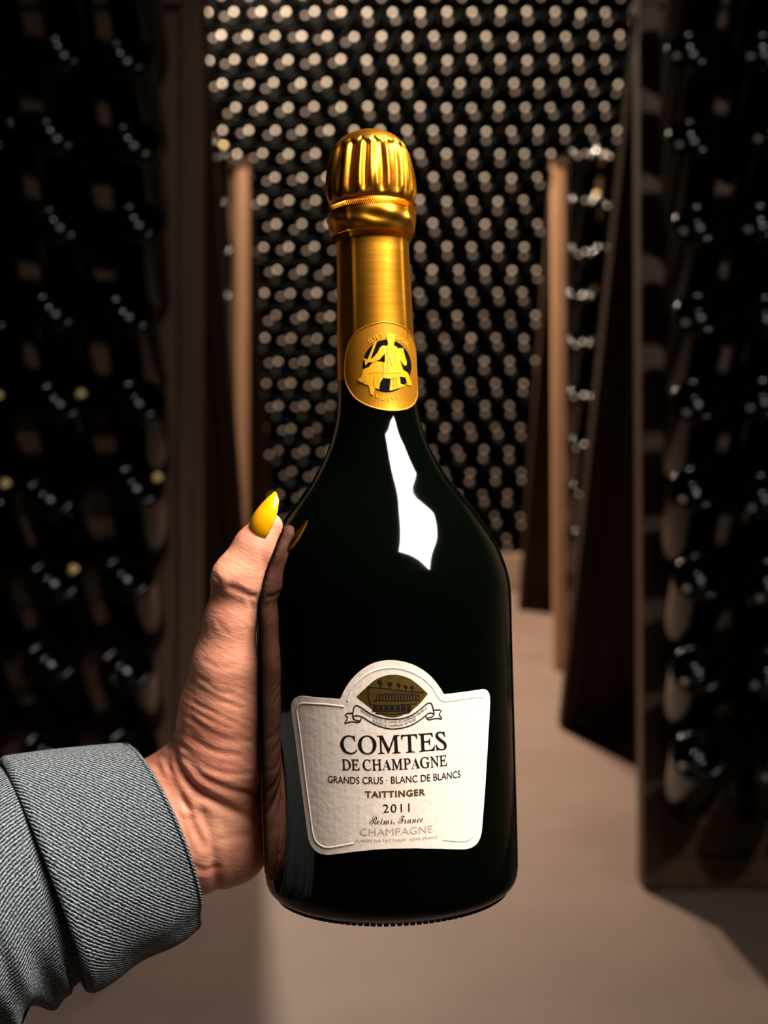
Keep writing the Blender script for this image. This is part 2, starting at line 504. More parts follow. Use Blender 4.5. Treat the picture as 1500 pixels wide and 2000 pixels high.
def rack(label, inner_x, foot_y, side, cols, colp, first, yaw, tilt, place, group, shown, yellow=(), skip=(), sw=0.036, roll=0.0, bright=False):
    """side=+1: the rack stands right of the aisle, inner_x is its aisle edge"""
    root = empty('riddling_rack', matrix=Matrix.Translation((inner_x, foot_y, 0)) @ Matrix.Rotation(yaw, 4, 'Z') @ Matrix.Rotation(roll, 4, 'Y'))
    tag(root, label, 'bottle rack', 'riddling racks along the aisle')
    SW, TH = sw, 0.028
    plank_w = colp - 0.003
    x_first = first
    width = x_first + colp * (cols - 0.5) + SW
    def panel(front):
        """matrix of the panel plane in rack space"""
        if front:
            return Matrix.Rotation(-LEAN, 4, 'X')
        return Matrix.Translation((0, RACK_S, 0)) @ Matrix.Rotation(LEAN_B, 4, 'X')
    for front in (True, False):
        pm = panel(front)
        RL = RACK_L if front else RACK_LB
        key = (round(plank_w, 4), front)
        if key not in PLANK_CACHE:
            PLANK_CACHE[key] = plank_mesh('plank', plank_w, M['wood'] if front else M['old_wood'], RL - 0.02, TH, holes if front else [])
        def put(o, m):
            o.parent = root
            o.matrix_local = pm @ m
            return o
        # planks, one per bottle column; the strip between stile and first plank is a filler board
        for c in range(cols):
            put(new_obj('plank', PLANK_CACHE[key]), Matrix.Translation((side * (x_first + colp * c), 0, 0.01)))
        x0, x1 = SW, x_first - colp / 2 - 0.002
        if x1 - x0 > 0.006:
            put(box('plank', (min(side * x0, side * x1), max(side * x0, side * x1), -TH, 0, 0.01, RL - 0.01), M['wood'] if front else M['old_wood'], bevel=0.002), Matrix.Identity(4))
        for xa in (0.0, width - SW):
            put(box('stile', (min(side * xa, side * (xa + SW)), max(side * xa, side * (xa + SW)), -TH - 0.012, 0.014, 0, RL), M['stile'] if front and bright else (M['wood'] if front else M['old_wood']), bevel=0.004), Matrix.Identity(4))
        a, b = sorted((side * SW, side * (width - SW)))
        put(box('bottom_rail', (a, b, -TH - 0.008, -TH + 0.002, 0, 0.05), M['wood'], bevel=0.002), Matrix.Identity(4))
        for zc in (0.30, 1.25):
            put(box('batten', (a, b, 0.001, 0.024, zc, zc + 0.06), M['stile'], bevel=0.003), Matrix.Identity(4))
    put2 = box('hinge_rail', (min(0, side * width), max(0, side * width), APEX - 0.045, APEX + 0.045, RACK_H - 0.004, RACK_H + 0.02), M['wood'], root, bevel=0.004)
    root_m = root.matrix_world.copy()
    pm = Matrix.Translation((inner_x, foot_y, 0)) @ Matrix.Rotation(yaw, 4, 'Z') @ Matrix.Rotation(roll, 4, 'Y') @ panel(True)
    for c in range(shown):
        for r in range(N_ROWS):
            if (c, r) in skip: continue
            hp = pm @ Vector((side * (x_first + colp * c), -TH / 2, 0.01 + holes[r]))
            t = tilt + random.uniform(-0.05, 0.05)
            ax = Matrix.Rotation(random.uniform(-.06, .06) + yaw - side * 0.10, 3, 'Z') @ Vector((0, -math.cos(t), math.sin(t)))   # neck -> base
            zax = -ax
            base = hp + ax * (0.245 + random.uniform(-.006, .006))
            xax = Vector((1, 0, 0)); yax = zax.cross(xax).normalized(); xax = yax.cross(zax).normalized()
            R = Matrix((xax, yax, zax)).transposed().to_4x4()
            yel = (c, r) in yellow
            o = new_obj('rack_bottle', rack_bottle_mesh[2 if yel else (1 if side > 0 else 0)])
            o.matrix_world = Matrix.Translation(base) @ R @ Matrix.Rotation(random.uniform(-.2, .2), 4, 'Z')
            tag(o, '%s bottle neck-down, %s from the top, %s, %s' % ('yellow-marked dark' if yel else 'dark', ORD[N_ROWS - 1 - r], COLN[c], place), 'bottle', group)
    return root

T45 = math.radians(40)
rack('dark wooden riddling rack nearest the viewer at the left edge', -0.312, 1.93, -1, 4, 0.117, 0.095, 0.0, T45,
     'near left rack', 'bottles in the near left rack', 3,
     yellow={(0, 3), (1, 2), (1, 4), (2, 3), (2, 4)})
rack('dark wooden riddling rack nearest the viewer at the right edge', 0.435, 1.93, 1, 4, 0.107, 0.074, 0.0, T45,
     'near right rack', 'bottles in the near right rack', 3, yellow={(1, 5)})
rack('far left riddling rack with a lit pale stile beside the stacked wall', -0.405, 3.44, -1, 4, 0.117, 0.090, 0.0, T45,
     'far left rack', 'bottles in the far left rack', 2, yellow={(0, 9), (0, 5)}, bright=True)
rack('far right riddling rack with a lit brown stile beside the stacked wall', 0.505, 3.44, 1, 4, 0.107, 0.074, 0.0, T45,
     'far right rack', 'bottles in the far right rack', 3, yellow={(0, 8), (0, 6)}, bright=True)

# ------------------------------------------------------------------ the held bottle
ROLL, TILT = math.radians(1.75), math.radians(1.0)
B_BASE = pc(766, 1735, D0)
B_AX = np.array([-math.sin(ROLL), math.cos(ROLL) * math.cos(TILT), math.cos(ROLL) * math.sin(TILT)])
B_AX /= np.linalg.norm(B_AX)
B_Y = np.array([0, 0, 1.0]) - B_AX * B_AX[2]
B_Y /= np.linalg.norm(B_Y)
B_X = np.cross(B_Y, B_AX)
if B_X[0] < 0: B_X = -B_X
B_M = np.stack([B_X, B_Y, B_AX])            # camera frame -> bottle frame
CAMR = np.stack([CX, CU, CF])               # rows: camera axes in the world
bm_w = Matrix.Identity(4)
for k, a in enumerate((B_X, B_Y, B_AX)):
    w_ = a @ CAMR
    for r in range(3): bm_w[r][k] = w_[r]
bw = cam2world(B_BASE)
for r in range(3): bm_w[r][3] = bw[r]

PROF = [(0.0440, 0.0016), (0.0458, 0.0034), (0.0468, 0.0065), (0.0471, 0.012), (0.0473, 0.033), (0.0476, 0.0945), (0.0477, 0.1080),
        (0.0473, 0.1140), (0.0459, 0.1200), (0.0422, 0.1293), (0.0350, 0.1406), (0.0256, 0.1529), (0.0192, 0.1645),
        (0.0162, 0.1735), (0.0151, 0.1800), (0.0148, 0.1875), (0.0145, 0.1980), (0.0135, 0.2100), (0.0125, 0.2170), (0.0122, 0.2360), (0.0121, 0.2750)]
def smooth_profile(P, n):
    P = np.array(P)
    t = np.concatenate([[0], np.cumsum(np.hypot(*np.diff(P, axis=0).T))])
    # centripetal-like Catmull-Rom through the traced points
    out = []
    for k in range(len(P) - 1):
        p1, p2 = P[k], P[k + 1]
        m1 = (P[min(k + 1, len(P) - 1)] - P[max(k - 1, 0)]) / (t[min(k + 1, len(P) - 1)] - t[max(k - 1, 0)])
        m2 = (P[min(k + 2, len(P) - 1)] - P[k]) / (t[min(k + 2, len(P) - 1)] - t[k])
        h = t[k + 1] - t[k]
        for u in np.linspace(0, 1, n, endpoint=False):
            a, b, c, d = 2*u**3 - 3*u**2 + 1, u**3 - 2*u**2 + u, -2*u**3 + 3*u**2, u**3 - u**2
            out.append(a * p1 + b * h * m1 + c * p2 + d * h * m2)
    out.append(P[-1])
    return np.array(out)
SP = smooth_profile(PROF, 6)
def br(z):                                   # outer radius of the bottle at a height
    return np.interp(z, SP[:, 1], SP[:, 0])

def hit(px, py, R):                          # pixel -> (angle, height) on the bottle
    d = np.array([(px - 750) / FPX, (1000 - py) / FPX, 1.0])
    o = B_M @ (-B_BASE); d = B_M @ d
    a = d[0]**2 + d[1]**2; b = o[0]*d[0] + o[1]*d[1]; c = o[0]**2 + o[1]**2 - R*R
    disc = max(b*b - a*c, 0.0)
    p = o + (-b - math.sqrt(disc)) / a * d
    return math.atan2(p[0], -p[1]), p[2]
R_LAB, R_SEAL = 0.0478, 0.0152
def flat(px, py, R=R_LAB):
    t, z = hit(px, py, R)
    return np.array([t * R, z])

hero = empty('champagne_bottle', matrix=bm_w)
tag(hero, 'gold-capped dark green champagne bottle held upright in the hand', 'bottle')

inner = [(0.0001, 0.021), (0.006, 0.0205), (0.018, 0.016), (0.030, 0.007), (0.037, 0.0015), (0.040, 0.0002), (0.0425, 0.0005)]
prof = [(r, z_, 0) for r, z_ in inner] + [(float(r), float(z_), 0) for r, z_ in SP] + [(0.0001, 0.2752, 0)]
v, f, mi = lathe_data(prof, 128)
me = fix_normals(mesh('glass_body', v, f, M['hero_glass'], True))
new_obj('glass_body', me, hero)
# stippled ring under the heel
v, f = [], []
for k in range(120):
    a = 2 * math.pi * k / 120
    b = len(v)
    for (dr, dz) in ((-0.0008, 0), (0.0008, 0.0003), (0.0007, -0.0004), (-0.0006, -0.0006)):
        for da in (-0.35, 0.35):
            a2 = a + da * 2 * math.pi / 120
            r = 0.0425 + dr
            v.append((r * math.sin(a2), -r * math.cos(a2), 0.0006 + dz))
    f += [(b, b+1, b+3, b+2), (b+2, b+3, b+5, b+4), (b+4, b+5, b+7, b+6), (b+6, b+7, b+1, b), (b, b+2, b+4, b+6), (b+1, b+7, b+5, b+3)]
new_obj('knurled_ring', fix_normals(mesh('knurled_ring', v, f, M['hero_glass'])), hero)

# ---- foil capsule
def zy(y): return (1735 - y) / 5.227e3
FP = [(742, 77.5), (700, 76.8), (650, 75.5), (600, 74), (550, 72.8), (500, 71.8), (480, 71.5), (468, 73), (457, 78), (446, 83), (434, 86), (420, 87), (405, 86), (398, 84.5),
      (390, 85), (370, 86), (345, 84.5), (320, 81), (300, 76.5), (285, 70), (272, 60), (262, 48), (254, 32), (249, 15), (248, 0.05)]
FS = smooth_profile([(r / 5227., zy(y)) for y, r in FP], 9)
NS = 288
th = np.linspace(-math.pi, math.pi, NS, endpoint=False)
def bump1(x, c, w): return np.exp(-((x - c) / w) ** 2)
fv = []
rid_l, rid_r = math.radians(-33), math.radians(54)
ph = rng.uniform(0, 6.28, 8)
for r0, z0 in FS:
    y = 1735 - z0 * 5227
    r = np.full(NS, r0)
    # seam ridges on the neck sleeve, front panel lightly flattened
    if y > 395:
        fade = min(1, (y - 395) / 15) * (1 - 0.5 * min(1, max(0, (y - 560) / 120)))
        r += fade * (0.00055 * bump1(th, rid_l, 0.07) + 0.00050 * bump1(th, rid_r, 0.07))
        r -= fade * 0.00035 * bump1(th, math.radians(10), 0.45)
        r += 0.00006 * np.sin(5 * th + y / 31 + ph[0])
    # crumple under the wire collar
    cr = math.exp(-((y - 437) / 16) ** 2)
    r += cr * 0.0007 * (np.sin(3 * th + ph[1] + y / 9) * np.sin(7 * th + ph[2] - y / 14))
    # pleats of the hood
    pl = min(1, max(0, (392 - y) / 14)) * min(1, max(0, (y - 284) / 10))
    wob = 0.35 * np.sin(2 * th + ph[3]) + 0.22 * np.sin(5 * th + ph[4] + y / 25)
    s_ = np.sin(17 * th + 2.2 * wob)
    r += pl * (0.00062 * np.sign(s_) * np.abs(s_) ** 0.7 + 0.00025 * np.sin(31 * th + ph[5] + y / 40))
    r -= 0.0008 * math.exp(-((y - 398) / 6) ** 2)
    # scalloped edge of the crown disc
    edge = 279 + 10 * np.abs(np.cos(9.5 * th + 0.4))
    step = 1 / (1 + np.exp(-(edge - y) / 1.4))
    r += np.where(r0 > 0.004, 0.0007 * step, 0)
    fv.append(np.stack([r * np.sin(th), -r * np.cos(th), np.full(NS, z0)], 1))
fv = np.concatenate(fv)
ff = []
for i in range(len(FS) - 1):
    for k in range(NS):
        k2 = (k + 1) % NS
        ff.append((i*NS + k, i*NS + k2, (i+1)*NS + k2, (i+1)*NS + k))
foil = new_obj('foil_capsule', mesh('foil_capsule', fv, ff, M['gold'], True), hero)
def hatch_band(y0, y1, slant, n=150):
    v, f = [], []
    for k in range(n):
        a = 2 * math.pi * k / n
        b = len(v)
        for yy, da in ((y0, 0), (y1, slant)):
            z_ = zy(yy)
            r = np.interp(z_, FS[:, 1], FS[:, 0])
            for dd, out in ((-0.011, 0.0000), (0, 0.00042), (0.011, 0.0000)):
                a2 = a + da + dd
                rr = r + out + 0.00055 * bump1((a2 + math.pi) % (2*math.pi) - math.pi, rid_l, 0.07) + 0.0005 * bump1((a2 + math.pi) % (2*math.pi) - math.pi, rid_r, 0.07) - 0.00035 * bump1((a2 + math.pi) % (2*math.pi) - math.pi, math.radians(10), 0.45)
                v.append((rr * math.sin(a2), -rr * math.cos(a2), z_))
        f += [(b, b+1, b+4, b+3), (b+1, b+2, b+5, b+4)]
    return v, f
for y0, y1 in ((404, 413), (458, 470)):
    v, f = hatch_band(y1, y0, -0.05)
    new_obj('hatched_band', mesh('hatched_band', v, f, M['gold']), foil)

# ---- things wrapped on the bottle
def wrap(pts, off, R):
    pts = np.asarray(pts, float)
    t = pts[:, 0] / R
    r = (br(pts[:, 1]) if R == R_LAB else np.interp(pts[:, 1], FS[:, 1], FS[:, 0])) + off
    if R == R_SEAL:
        r = np.maximum(r, br(pts[:, 1]) + off)
    return np.stack([r * np.sin(t), -r * np.cos(t), pts[:, 1]], 1)

def sheet(name, outline, off, R, m, parent, thick=0.0003, step=0.0022):
    """a thin paper piece with its own edge, wrapped on the bottle"""
    bm = bmesh.new()
    vs = [bm.verts.new((p[0], p[1], 0)) for p in outline]
    bm.faces.new(vs)
    xs = [p[0] for p in outline]; ys = [p[1] for p in outline]
    for (lo_, hi_, ax) in ((min(xs), max(xs), 0), (min(ys), max(ys), 1)):
        st = step if ax == 0 else (step * 3 if R == R_LAB else step)
        c = lo_ + st
        while c < hi_ - st * 0.3:
            no = (1, 0, 0) if ax == 0 else (0, 1, 0)
            co = (c, 0, 0) if ax == 0 else (0, c, 0)
            bmesh.ops.bisect_plane(bm, geom=list(bm.verts) + list(bm.edges) + list(bm.faces), plane_co=co, plane_no=no)
            c += st
    bmesh.ops.triangulate(bm, faces=[q for q in bm.faces if len(q.verts) > 4])
    bm.verts.ensure_lookup_table(); bm.verts.index_update()
    p2 = np.array([(q.co.x, q.co.y) for q in bm.verts])
    faces = [tuple(q.index for q in fc.verts) for fc in bm.faces]
    bnd = [tuple(q.index for q in e.verts) for e in bm.edges if len(e.link_faces) == 1]
    bm.free()
    top = wrap(p2, off, R); n = len(top)
    low = wrap(p2, off - thick, R)
    verts = np.concatenate([top, low])
    # orient outward
    fs = []
    for q in faces:
        a, b, c = p2[q[0]], p2[q[1]], p2[q[2]]
        s_ = (b[0]-a[0])*(c[1]-a[1]) - (b[1]-a[1])*(c[0]-a[0])
        fs.append(q if s_ > 0 else q[::-1])
    for a, b in bnd:
        fs.append((a, b, b + n, a + n))
    return new_obj(name, mesh(name, verts, fs, m), parent)

def strokes(name, lines, width, off, R, m, parent, raised=0.0):
    """pen lines (or embossed ridges) following flat polylines"""
    v, f = [], []
    for L in lines:
        L = np.asarray(L, float)
        # resample
        t = np.concatenate([[0], np.cumsum(np.hypot(*np.diff(L, axis=0).T))])
        n = max(len(L), int(t[-1] / 0.0012) + 2)
        u = np.linspace(0, t[-1], n)
        P = np.stack([np.interp(u, t, L[:, 0]), np.interp(u, t, L[:, 1])], 1)
        T = np.gradient(P, axis=0); T /= np.maximum(np.hypot(T[:, 0], T[:, 1])[:, None], 1e-9)
        Nn = np.stack([-T[:, 1], T[:, 0]], 1)
        b = len(v)
        if raised:
            rows = [wrap(P + Nn * width / 2, off, R), wrap(P + Nn * width / 5, off + raised, R), wrap(P - Nn * width / 5, off + raised, R), wrap(P - Nn * width / 2, off, R)]
        else:
            rows = [wrap(P + Nn * width / 2, off, R), wrap(P - Nn * width / 2, off, R)]
        k = len(rows)
        for i in range(n):
            for rr in rows: v.append(rr[i])
        for i in range(n - 1):
            for j in range(k - 1):
                f.append((b + i*k + j, b + i*k + j + 1, b + (i+1)*k + j + 1, b + (i+1)*k + j))
    me = mesh(name, v, f, m, bool(raised))
    return new_obj(name, me, parent)

def curve_smooth(pts, n=6):
    return smooth_profile(pts, n)

def text_data(body, shear=0.0, offset=0.0, spacing=1.0):
    c = bpy.data.curves.new('txt', 'FONT')
    c.body = body; c.shear = shear; c.offset = offset; c.space_character = spacing
    c.resolution_u = 6
    o = bpy.data.objects.new('txt', c)
    COL.objects.link(o)
    dg = bpy.context.evaluated_depsgraph_get()
    me = o.evaluated_get(dg).to_mesh()
    v = np.array([q.co[:2] for q in me.vertices]).reshape(-1, 2)
    f = [tuple(p.vertices) for p in me.polygons]
    o.evaluated_get(dg).to_mesh_clear()
    bpy.data.objects.remove(o); bpy.data.curves.remove(c)
    return v, f

def letters(glyphs, gap, word):
    """set glyphs one by one: list of (char, shear, offset) or None for a space"""
    V, F, x = [], [], 0.0
    for g in glyphs:
        if g is None:
            x += word; continue
        v, f = text_data(g[0], g[1], g[2])
        v = v.copy(); v[:, 0] += x - v[:, 0].min()
        b = sum(len(q) for q in V)
        V.append(v); F += [tuple(i + b for i in q) for q in f]
        x = v[:, 0].max() + gap + g[3]
    return np.concatenate(V), F

def place_text(name, vf, x0, x1, ymid, ytop, xmid, capfrac, m, parent, off, zoom, R=R_LAB):
    v, f = vf
    v = v.copy()
    s0, s1 = flat(*zoom(x0, ymid))[0], flat(*zoom(x1, ymid))[0]
    zb, zt = flat(*zoom(xmid, ymid))[1], flat(*zoom(xmid, ytop))[1]
    v[:, 0] = s0 + (v[:, 0] - v[:, 0].min()) / (v[:, 0].max() - v[:, 0].min()) * (s1 - s0)
    v[:, 1] = zb + v[:, 1] / capfrac * (zt - zb)
    return new_obj(name, mesh(name, wrap(v, off, R), f, m), parent)

Z3 = lambda x, y: (540 + x / 3.33333, 1270 + y / 3.33333)
Z4 = lambda x, y: (660 + x / 6.81818, 1290 + y / 6.81818)
Z2 = lambda x, y: (630 + x / 6.25, 580 + y / 6.25)
OFF_L = 0.00035

arch = curve_smooth([(1090, 287), (1060, 238), (1010, 175), (950, 126), (880, 90), (780, 67), (700, 68), (620, 88), (550, 130), (490, 188), (448, 248), (415, 318)], 4)
def arc3(a, b, c, n=6):
    return [tuple((1-t)**2*np.array(a) + 2*t*(1-t)*np.array(b) + t*t*np.array(c)) for t in np.linspace(0, 1, n)]
outl = ([tuple(p) for p in arch] + arc3((165, 297), (98, 297), (95, 375)) + [(130, 640), (165, 920), (200, 1190)]
        + arc3((200, 1190), (215, 1335), (335, 1333), 9)[1:] + [(500, 1313), (640, 1298), (750, 1292), (900, 1290), (1060, 1293)]
        + arc3((1215, 1297), (1330, 1297), (1341, 1165), 9) + [(1360, 900), (1375, 640), (1391, 340)][0:3]
        + arc3((1391, 340), (1393, 250), (1345, 253), 6)[1:] + [(1220, 272)])
label = sheet('front_label', [flat(*Z3(*p)) for p in outl], OFF_L, R_LAB, M['paper'], hero)
label['label'] = 'cream paper front label with arched top'

# embossed inner border
bl = [(505, 1258), (420, 1275), (345, 1287)] + arc3((330, 1288), (245, 1280), (232, 1180), 6) + [(190, 860), (150, 520), (132, 400)] + arc3((132, 385), (135, 345), (180, 345), 5) + [(300, 352), (400, 362), (440, 368)]
bt = curve_smooth([(462, 330), (490, 255), (545, 190), (620, 140), (700, 118), (780, 115), (870, 138), (950, 180), (1010, 235), (1050, 300), (1075, 330)], 4)
bt = [tuple(p) for p in bt] + [(1110, 330), (1220, 315), (1320, 300)] + arc3((1320, 300), (1358, 298), (1355, 350), 5)
brr = [(1085, 1233), (1160, 1240), (1215, 1243)] + arc3((1215, 1243), (1285, 1240), (1297, 1165), 6)
for nm, L in (('embossed_border', bl), ('embossed_border', bt), ('embossed_border', brr)):
    strokes(nm, [[flat(*Z3(*p)) for p in L]], 0.0009, OFF_L - 0.00002, R_LAB, M['paper'], label, raised=0.00017)
# gold emblem window and its engraving
ves = curve_smooth([(523, 300), (595, 232), (660, 182), (755, 158), (850, 176), (920, 222), (985, 283)], 5).tolist() + curve_smooth([(985, 283), (930, 348), (860, 402), (760, 435), (660, 407), (590, 355), (523, 300)], 5).tolist()[1:-1]
emblem = sheet('gold_emblem', [flat(*Z3(*p)) for p in ves][::-1], OFF_L + 0.00012, R_LAB, M['emblem'], label, thick=0.00014)
emblem['label'] = 'almond-shaped gold emblem engraved with an arcaded house'
eng = [[(395, 352), (640, 375), (860, 405), (1150, 425)], [(470, 530), (700, 540), (1080, 530)], [(450, 590), (640, 600), (1050, 575)], [(500, 700), (720, 715), (960, 690)], [(400, 360), (410, 520), (440, 600)]]
for i in range(14):
    x = 520 + i * 40
    y0, y1 = 425 + 3 * abs(i - 6), 535
    eng.append([(x, y1), (x, y0 + 25), (x + 10, y0 + 6), (x + 22, y0), (x + 32, y0 + 10), (x + 36, y0 + 25), (x + 36, y1)])
for i in range(7):
    x = 470 + i * 75
    eng.append([(x, 680), (x, 605), (x + 50, 605), (x + 50, 680)])
    eng.append([(x + 18, 680), (x + 18, 610)]); eng.append([(x + 34, 680), (x + 34, 610)])
for x, y, s_ in ((560, 295, 34), (690, 315, 34), (805, 330, 30), (900, 350, 28), (985, 360, 26)):
    for q in range(4):
        a0 = rng.uniform(0, 6.28)
        eng.append([(x + s_ * 0.9 * math.cos(a0 + t) * (0.6 + 0.12*q), y + s_ * 0.8 * math.sin(a0 + t * 1.3)) for t in np.linspace(0, 4.5, 9)])
    eng.append([(x, y + 10), (x + 4, y + 70)])
def in_ves(p):
    return True
strokes('house_engraving', [[flat(*Z4(*p)) for p in L] for L in eng], 0.00034, OFF_L + 0.00016, R_LAB, M['ink'], emblem)
# ribbon banner
rb = [curve_smooth([(300, 805), (250, 797), (212, 778), (200, 735), (212, 640), (225, 607), (260, 600), (330, 640), (450, 716), (600, 768), (730, 782), (870, 768), (1000, 718), (1120, 628), (1195, 570), (1235, 567), (1255, 600), (1280, 718), (1255, 748), (1195, 768)], 4),
      curve_smooth([(205, 760), (222, 736), (262, 735), (325, 750), (420, 812), (540, 872), (680, 907), (760, 910), (900, 888), (1020, 838), (1120, 772), (1165, 735), (1200, 706), (1240, 698), (1278, 714)], 4),
      [(312, 765), (296, 830), (200, 812), (150, 818), (80, 846), (138, 765), (88, 711), (140, 702), (206, 700)],
      [(1168, 733), (1195, 796), (1290, 772), (1340, 770), (1396, 787), (1340, 716), (1384, 662), (1330, 656), (1270, 662)]]
strokes('ribbon_banner', [[flat(*Z4(*p)) for p in L] for L in rb], 0.00040, OFF_L + 0.00008, R_LAB, M['ink'], label)
def text_on_path(name, body, path, height, m, parent):
    v, f = text_data(body)
    P = np.array([flat(*Z4(*p)) for p in curve_smooth(path, 8)])
    t = np.concatenate([[0], np.cumsum(np.hypot(*np.diff(P, axis=0).T))])
    u = (v[:, 0] - v[:, 0].min()) / (v[:, 0].max() - v[:, 0].min()) * t[-1]
    T = np.gradient(P, axis=0); T /= np.hypot(T[:, 0], T[:, 1])[:, None]
    bx = np.stack([np.interp(u, t, P[:, 0]), np.interp(u, t, P[:, 1])], 1)
    tx = np.stack([np.interp(u, t, T[:, 0]), np.interp(u, t, T[:, 1])], 1)
    q = bx + np.stack([-tx[:, 1], tx[:, 0]], 1) * (v[:, 1:2] / 0.7 * height)
    return new_obj(name, mesh(name, wrap(q, OFF_L + 0.00008, R_LAB), f, m), parent)
text_on_path('lettering', 'ANCIENNE DEMEURE DES COMTES DE CHAMPAGNE XIII\u1d49 SI\u00c8CLE'.replace('\u1d49', 'e'), [(298, 672), (440, 762), (600, 822), (735, 836), (880, 815), (1030, 755), (1190, 640)], 0.00088, M['ink'], label)
text_on_path('lettering', 'PROPRI\u00c9T\u00c9 DU CHAMPAGNE TAITTINGER', [(455, 820), (560, 862), (700, 884), (850, 872), (1045, 795)], 0.00088, M['ink'], label)

IT = lambda s, off=0.008: [None if ch == ' ' else ((chr(0x1D434 + ord(ch) - 65), -0.29, off, 0.0) if ch != 'A' else (chr(0x1D400), 0, -0.004, -0.02)) for ch in s]
t1 = letters(IT('COMTES', 0.009), 0.030, 0.25)
place_text('lettering', t1, 418, 1110, 670, 560, 765, 0.655, M['ink'], label, OFF_L + 0.00008, Z3)
t1 = letters(IT('DE CHAMPAGNE', 0.013), 0.035, 0.20)
place_text('lettering', t1, 427, 1112, 778, 712, 765, 0.655, M['ink'], label, OFF_L + 0.00008, Z3)
place_text('lettering', text_data('GRANDS CRUS \u00b7 BLANC DE BLANCS', 0, 0.004), 336, 1200, 866, 820, 785, 0.70, M['ink'], label, OFF_L + 0.00008, Z3)
place_text('lettering', text_data('TAITTINGER', 0, 0.036, 1.15), 578, 970, 954, 913, 785, 0.72, M['gold_ink'], label, OFF_L + 0.00008, Z3)
place_text('lettering', text_data('2011', 0, 0.002, 1.2), 695, 868, 1055, 1000, 785, 0.70, M['ink'], label, OFF_L + 0.00008, Z3)
SCR = lambda s: ''.join(chr(0x1D4D0 + ord(x) - 65) if x.isupper() else chr(0x1D4EA + ord(x) - 97) if x.islower() else x for x in s)
place_text('lettering', text_data(SCR('Reims, France'), 0, -0.004), 607, 955, 1130, 1079, 785, 0.62, M['ink'], label, OFF_L + 0.00008, Z3)
place_text('lettering', text_data('CHAMPAGNE', 0, -0.006), 545, 1018, 1203, 1156, 785, 0.70, M['pale_ink'], label, OFF_L + 0.00008, Z3)
place_text('lettering', text_data('\u00c9LABOR\u00c9 PAR TAITTINGER \u00b7 REIMS, FRANCE', 0, 0.0, 1.1), 517, 1050, 1245, 1228, 785, 0.70, M['pale_ink'], label, OFF_L + 0.00008, Z3)

# back label, seen edge-on beside the palm
t0 = math.radians(-80)
bk = [(t0 * R_LAB, 0.0095), (t0 * R_LAB + 0.0006, 0.012), (t0 * R_LAB + 0.0002, 0.064), (t0 * R_LAB - 0.0012, 0.0665), (-2.35 * R_LAB, 0.0665), (-2.35 * R_LAB, 0.0095)]
sheet('back_label', bk, 0.00022, R_LAB, M['paper'], hero, thick=0.0002)

# ---- neck seal
sl = curve_smooth([(740, 300), (560, 345), (400, 430), (303, 590), (268, 790), (268, 970), (310, 1110), (400, 1235), (560, 1330), (780, 1385), (1000, 1372), (1115, 1300), (1168, 1150), (1182, 950), (1165, 750), (1128, 560), (1050, 410), (920, 328), (740, 300)], 3)[:-1]
seal = sheet('neck_seal', [flat(*Z2(*p), R_SEAL) for p in sl], 0.00032, R_SEAL, M['seal_gold'], hero, thick=0.00025, step=0.0012)
seal['label'] = 'round gold neck seal with horseman emblem'
SO = 0.00034
ring = [(787 + 385 * math.cos(t), 838 + 470 * math.sin(t)) for t in np.linspace(math.radians(-165), math.radians(-25), 24)]
strokes('seal_rim', [[flat(*Z2(*p), R_SEAL) for p in list(sl) + [sl[0]]]], 0.0006, 0.00034, R_SEAL, M['seal_gold'], seal, raised=0.00022)
disc = [(787 + 299 * math.cos(t), 842 + 323 * math.sin(t)) for t in np.linspace(0, 2 * math.pi, 48, endpoint=False)]
sheet('seal_ground', [flat(*Z2(*p), R_SEAL) for p in disc], SO + 0.00005, R_SEAL, M['seal_black'], seal, thick=0.0001, step=0.0012)
horse = [(500, 990), (520, 915), (570, 850), (600, 810), (660, 785), (730, 795), (800, 820), (900, 800), (930, 760), (920, 700), (900, 660), (915, 630), (950, 620), (970, 640), (985, 615), (990, 660), (1005, 720), (1025, 790), (1025, 830), (1000, 840), (985, 825), (965, 800), (945, 770), (950, 800), (970, 850), (980, 890), (1040, 930), (1060, 990), (1085, 1060), (1085, 1080), (1035, 1080), (1020, 1020), (1010, 985), (940, 970), (950, 1060), (1000, 1075), (985, 1095), (930, 1110), (880, 1130), (815, 1145), (830, 1000), (735, 995), (700, 1050), (690, 1130), (640, 1110), (620, 1200), (590, 1190), (565, 1080), (500, 1060)]
tail = [(495, 890), (548, 858), (568, 900), (548, 980), (520, 1040), (470, 1045), (430, 1015), (478, 970)]
rider = [(735, 590), (790, 600), (800, 560), (778, 490), (790, 445), (870, 445), (887, 490), (870, 590), (905, 610), (922, 660), (930, 760), (900, 850), (890, 900), (940, 960), (900, 990), (830, 1000), (740, 990), (730, 900), (760, 780), (760, 690), (700, 760), (620, 800), (560, 800), (525, 840), (515, 790), (560, 770), (620, 740), (670, 680), (700, 620)]
sword = [(640, 545), (665, 540), (582, 770), (545, 775)]
guard = [(508, 748), (578, 778), (566, 797), (503, 772)]
for nm, P_, o_ in (('horse', horse, 0.00022), ('horse_tail', tail, 0.00028), ('rider', rider, 0.00034), ('sword', sword, 0.00026), ('sword_guard', guard, 0.00030)):
    sheet(nm, [flat(*Z2(*p), R_SEAL) for p in P_], SO + o_, R_SEAL, M['seal_yellow'], seal, thick=0.00022, step=0.0014)
rl = [[(800, 600), (790, 700), (830, 790), (850, 860)], [(735, 800), (745, 880), (735, 960)], [(790, 760), (800, 840), (795, 900)], [(570, 930), (680, 920), (800, 935), (950, 925)], [(640, 960), (625, 1040), (640, 1100)], [(700, 960), (670, 1050)], [(890, 960), (905, 1100)], [(860, 980), (870, 1120)], [(905, 640), (870, 720), (890, 800)]]
